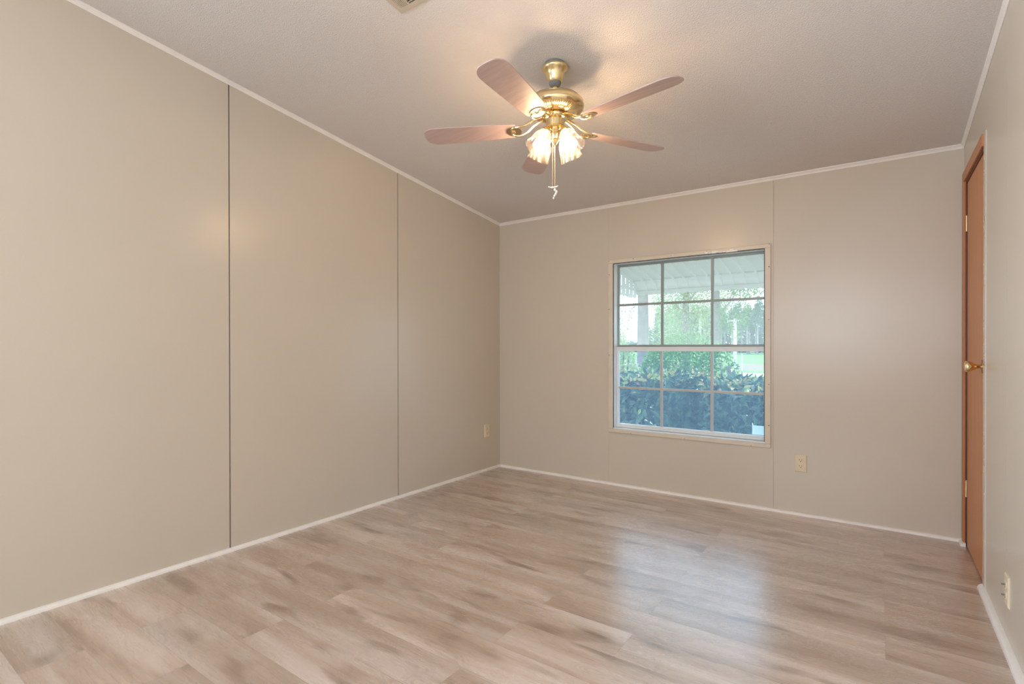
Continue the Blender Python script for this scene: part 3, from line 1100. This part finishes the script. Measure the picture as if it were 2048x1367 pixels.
# ------------------------------------------------------------------ outside: plants
def leaf(mb, p, d, n_, L, wd, simple=False):
    """one leaf from p along d, face normal about n_"""
    d = d.normalized()
    s = d.cross(n_)
    if s.length < 1e-4:
        s = d.orthogonal()
    s.normalize()
    nn = s.cross(d)
    if simple:
        mb.add([p, p + d * L * 0.5 + s * wd, p + d * L, p + d * L * 0.5 - s * wd], [(0, 1, 2), (0, 2, 3)])
        return
    q = [(0.0, 0.0, 0.0), (0.3, 1.0, 0.10), (0.65, 0.85, 0.08)]
    tip = p + d * L - nn * L * 0.18
    m1, m2 = p + d * L * 0.3, p + d * L * 0.65 - nn * L * 0.05
    a1, a2 = m1 + s * wd + nn * wd * 0.35, m2 + s * wd * 0.8 + nn * wd * 0.3
    b1, b2 = m1 - s * wd + nn * wd * 0.35, m2 - s * wd * 0.8 + nn * wd * 0.3
    mb.add([p, m1, m2, tip, a1, a2, b1, b2], [(0, 1, 4), (1, 2, 5, 4), (2, 3, 5), (0, 6, 1), (1, 6, 7, 2), (2, 7, 3)])


def rdir(up=0.0):
    while True:
        v = Vector((R.uniform(-1, 1), R.uniform(-1, 1), R.uniform(-1, 1)))
        if 0.05 < v.length < 1:
            v.normalize()
            v.z += up
            return v.normalized()


def hedge_shrub(x, y, top, rx, ry, n, label):
    o = thing('hedge_shrub', (x, y, GZ), label, 'shrub', group='clipped shrubs outside the window')
    st = MB()
    for i in range(9):
        a_ = R.uniform(0, 2 * PI)
        e = Vector((x + rx * 0.7 * math.cos(a_), y + ry * 0.7 * math.sin(a_), top - R.uniform(0.15, 0.4)))
        st.tube([(x + 0.05 * math.cos(a_), y + 0.05 * math.sin(a_), GZ), (x + 0.35 * rx * math.cos(a_), y + 0.35 * ry * math.sin(a_), GZ + 0.7), e], [0.022, 0.015, 0.006], 6)
    ob('stem', st, M['bark'], o)
    fo, yo = MB(), MB()
    hgt = top - GZ
    for i in range(n // 8):      # shaded leaves deep inside
        th, rr = R.uniform(0, 2 * PI), math.sqrt(R.random()) * 0.86
        p = Vector((x + rx * rr * math.cos(th), y + ry * rr * math.sin(th), top - 0.10 - hgt * 0.8 * R.random() ** 1.4))
        leaf(fo, p, rdir(), rdir(), R.uniform(0.09, 0.13), 0.03, True)
    for i in range(n):
        # points over a rounded box shell
        th = R.uniform(0, 2 * PI)
        if R.random() < 0.38:
            rr = math.sqrt(R.random())
            px, py = x + rx * rr * math.cos(th), y + ry * rr * math.sin(th)
            pz = top - 0.10 * rr ** 4 - abs(R.gauss(0, 0.06))
            nrm = Vector((0.5 * math.cos(th) * rr, 0.5 * math.sin(th) * rr, 1))
        else:
            f = 1 - abs(R.gauss(0, 0.10))
            px, py = x + rx * f * math.cos(th), y + ry * f * math.sin(th)
            pz = top - hgt * 0.86 * R.random() ** 1.35 - 0.02
            nrm = Vector((math.cos(th), math.sin(th), 0.45))
        p = Vector((px, py, pz))
        dd = (nrm * 0.5 + rdir(0.0) * 1.0 + Vector((0, 0, -0.25)))
        young = (pz > top - 0.07 and R.random() < 0.55) or (pz > top - 0.5 and R.random() < 0.05)
        L = R.uniform(0.085, 0.145)
        leaf(yo if young else fo, p, dd, nrm + rdir() * 0.9, L * (0.62 if young else 1), L * (0.15 if young else 0.2))
    # sprigs standing up out of the top
    for i in range(26):
        rr = math.sqrt(R.random()) * 0.9
        th = R.uniform(0, 2 * PI)
        p = Vector((x + rx * rr * math.cos(th), y + ry * rr * math.sin(th), top - 0.03))
        for j in range(6):
            leaf(yo, p + Vector((0, 0, j * 0.012)), rdir(0.7), rdir(0.5), R.uniform(0.04, 0.07), 0.012)
    ob('foliage', fo, M['leaf_hedge'], o)
    k_ = ob('young_leaves', yo, M['leaf_young'], o)
    k_['label'] = 'reddish and yellow young leaves on top'


hedge_shrub(0.10, 1.85, 0.79, 0.45, 0.58, 3400, 'dark leafy hedge shrub at the left end, seen through the left panes')
hedge_shrub(0.95, 1.80, 0.80, 0.46, 0.58, 3800, 'dark leafy hedge shrub with yellow tips behind the middle lower panes')
hedge_shrub(1.80, 1.82, 0.75, 0.46, 0.58, 3800, 'dark leafy hedge shrub behind the right lower panes, by the sticker')
hedge_shrub(2.70, 1.85, 0.75, 0.45, 0.58, 2600, 'dark leafy hedge shrub beyond the right edge of the window')


def blob_leaves(mb, c, rx, ry, rz, n, L, shell=0.55):
    for i in range(n):
        v = rdir()
        f = shell + (1 - shell) * R.random() ** 0.5
        p = Vector((c[0] + v.x * rx * f, c[1] + v.y * ry * f, c[2] + v.z * rz * f))
        leaf(mb, p, v + rdir() * 0.9 + Vector((0, 0, -0.2)), v + rdir() * 0.8 + Vector((0, 0, 0.4)), L * R.uniform(0.7, 1.3), L * 0.3, True)


def bush(x, y, h, rx, ry, n, L, m, label, name='bush', cat='bush'):
    o = thing(name, (x, y, GZ), label, cat)
    st = MB()
    for i in range(5):
        a_ = R.uniform(0, 2 * PI)
        st.tube([(x, y, GZ), (x + rx * 0.4 * math.cos(a_), y + ry * 0.4 * math.sin(a_), GZ + h * 0.5), (x + rx * 0.6 * math.cos(a_), y + ry * 0.6 * math.sin(a_), GZ + h * 0.85)], [0.04, 0.025, 0.01], 6)
    ob('stem', st, M['bark'], o)
    mb_ = MB()
    blob_leaves(mb_, (x, y, GZ + h * 0.52), rx, ry, h * 0.5, n, L)
    ob('foliage', mb_, m, o)
    return o


p = at(1375, 720, 7.0)
bush(p.x, 7.0, 2.15, 1.02, 0.8, 12000, 0.07, M['leaf_bush'], 'rounded mid green bush behind the hedge, in the middle lower panes')
p = at(1246, 725, 5.0)
bush(p.x - 0.12, 5.0, 2.15, 0.42, 0.4, 2600, 0.07, M['leaf_light'], 'yellow green bush behind the hedge at the left window edge')
p = at(1452, 722, 6.0)
bush(p.x, 6.0, 1.85, 0.20, 0.25, 320, 0.08, M['leaf_light'], 'small light green bush just left of the white pole')


def tree(x, y, h, r, crown, n, L, m, label, lean=0.0, branches=6, cat='tree', name='tree', twigs=0):
    """crown: list of (dx, dy, z, rx, rz)"""
    o = thing(name, (x, y, GZ), label, cat)
    tr = MB()
    tr.tube([(x, y, GZ), (x + lean * 0.2, y, GZ + h * 0.25), (x + lean * 0.5, y, GZ + h * 0.55), (x + lean, y, GZ + h * 0.95)], [r * 1.25, r, r * 0.8, r * 0.3], 12)
    ob('trunk', tr, M['bark'], o, smooth=True)
    for i in range(branches):
        br = MB()
        z0 = GZ + h * R.uniform(0.30, 0.8)
        a_ = R.uniform(0, 2 * PI)
        b0 = Vector((x + lean * 0.5, y, z0))
        ln = h * R.uniform(0.12, 0.24)
        e = b0 + Vector((math.cos(a_) * ln, math.sin(a_) * ln, ln * R.uniform(0.2, 0.8)))
        mid = b0.lerp(e, 0.5) + Vector((0, 0, -ln * 0.08))
        br.tube([b0, mid, e], [r * 0.35, r * 0.2, r * 0.06], 6)
        for k_ in range(twigs):
            q = b0.lerp(e, R.uniform(0.3, 1.0))
            e2 = q + rdir(-0.2) * ln * R.uniform(0.3, 0.7)
            br.tube([q, q.lerp(e2, 0.5) + rdir() * ln * 0.05, e2], [r * 0.10, r * 0.07, r * 0.02], 5)
        ob('branch', br, M['bark'], o)
    lf = MB()
    tot = sum(c_[3] ** 2 for c_ in crown)
    for dx, dy, z, rx, rz in crown:
        blob_leaves(lf, (x + dx, y + dy, z), rx, rx, rz, int(n * rx ** 2 / tot), L, 0.3)
    ob('foliage', lf, m, o)
    return o


p = at(1286, 690, 11.0)
tree(p.x, 11.0, 9.5, 0.165, [(-1.0, 0.3, 4.4, 1.0, 0.8), (0.7, 0.5, 4.6, 0.9, 0.7), (0, 0, 6.8, 1.5, 1.4), (-1.3, 0.4, 1.6, 0.45, 0.5), (-0.75, 0.2, 2.35, 0.42, 0.8), (0.55, 0.3, 2.2, 0.35, 0.9)], 3600, 0.09, M['leaf_tree'],
     'thick bare trunked tree left of the middle panes', branches=10, twigs=7)
p = at(1432, 690, 14.0)
tree(p.x, 14.0, 9.0, 0.13, [(0.5, 0.0, 2.2, 0.55, 0.9), (1.0, 0.3, 3.3, 0.8, 0.6), (0, 0.5, 6.5, 1.4, 1.6)], 5000, 0.09, M['leaf_bush'],
     'slim trunked leafy tree behind the right grid bar', branches=8, twigs=6)
p = at(1372, 640, 24.0)
tree(p.x, 24.0, 9.0, 0.2, [(0, 0, 2.6, 1.7, 2.2), (-0.9, 0.5, 3.8, 1.2, 1.2), (1.0, 0.2, 3.6, 1.2, 1.2), (0.1, 0, 5.2, 1.5, 1.3)], 11000, 0.11, M['leaf_light'],
     'round pale green tree in the centre of the upper panes')
p = at(1238, 672, 30.0)
tree(p.x - 1.0, 30.0, 4.2, 0.16, [(0, 0, 0.9, 1.5, 1.3), (-1.2, 1, 1.6, 1.3, 1.2)], 2600, 0.2, M['leaf_tree'], 'low spreading tree at the left edge of the upper panes', branches=4)
p = at(1312, 660, 42.0)
tree(p.x, 42.0, 5.2, 0.2, [(0, 0, 1.4, 1.5, 1.5), (0.9, 1, 2.6, 1.1, 1.3)], 2600, 0.26, M['leaf_tree'], 'far tree between the thick trunk and the pale green tree', branches=4)

# white pole and markers
p = at(1470, 690, 44.0)
pt = at(1470, 637, 44.0)
po = thing('utility_pole', (p.x, 44.0, GZ), 'white pole with a short crossarm right of the slim tree', 'pole')
ob('pole', MB().lathe([(0.16, GZ), (0.13, pt.z)], (p.x, 44.0, 0), n=12), M['post'], po, smooth=True)
ob('crossarm', MB().box(p.x - 0.65, p.x + 0.45, 43.90, 44.08, pt.z - 0.22, pt.z - 0.13), M['post'], po)
p = at(1400, 690, 60.0)
pt = at(1400, 630, 60.0)
tag(ob('light_pole', MB().lathe([(0.16, GZ), (0.12, pt.z)], (p.x, 60.0, 0), n=12), M['post'], smooth=True), 'thin white pole far off behind the pale green tree', 'pole')
p = at(1484, 745, 40.0)
pt = at(1482, 707, 40.0)
tag(ob('marker_post', MB().lathe([(0.07, GZ), (0.06, pt.z)], (p.x, 40.0, 0), n=10), M['post'], smooth=True), 'short white marker post standing in the field right of the pole', 'post')

# the far pines, each a tree of its own
pines = []


def pine_proto(h, seed):
    o = thing('pine_tree', (0, 0, 0), 'tall bare trunked pine in the far row of pines', 'tree', group='pines in the far row')
    ob('trunk', MB().lathe([(0.20, 0), (0.16, h * 0.5), (0.06, h)], n=8), M['pine_bark'], o, smooth=True)
    mb_ = MB()
    for i in range(7):
        z = h * (0.60 + 0.055 * i)
        w = 1.35 * (1 - 0.07 * i)
        blob_leaves(mb_, (R.uniform(-0.3, 0.3), R.uniform(-0.3, 0.3), z), w, w, 0.6, 110, 0.5, 0.2)
    ob('foliage', mb_, M['leaf_pine'], o)
    return o


protos = [pine_proto(12.2, 1), pine_proto(13.4, 2), pine_proto(11.2, 3)]
k = 0
for row in range(3):
    yr = 132 + row * 8
    for i in range(11):
        px = 1322 + (i + 0.33 * row) * 28 + R.uniform(-4, 4)
        p = at(px, 690, yr)
        loc = (p.x, yr + R.uniform(-1, 1), GZ)
        if k < 3:
            o = protos[k]
            o.location = loc
        else:
            o = copy_tree(protos[k % 3], loc)
            o.rotation_euler.z = R.uniform(0, 6.28)
        k += 1
# the woods behind them, nothing in it can be counted
mb = MB()
for i in range(9500):
    p = at(R.uniform(1180, 1990), 690, 172)
    hw = 8.2 if p.x > at(1318, 690, 172).x else 3.0
    leaf(mb, Vector((p.x, 172 + R.uniform(-4, 4), GZ + hw * R.random() ** 0.8)), rdir(), rdir() + Vector((0, -1, 0)), 1.5, 0.5, True)
tag(ob('distant_woods', mb, M['leaf_wood']), 'bluish dark woods behind the far row of pines', 'woods', kind='stuff')
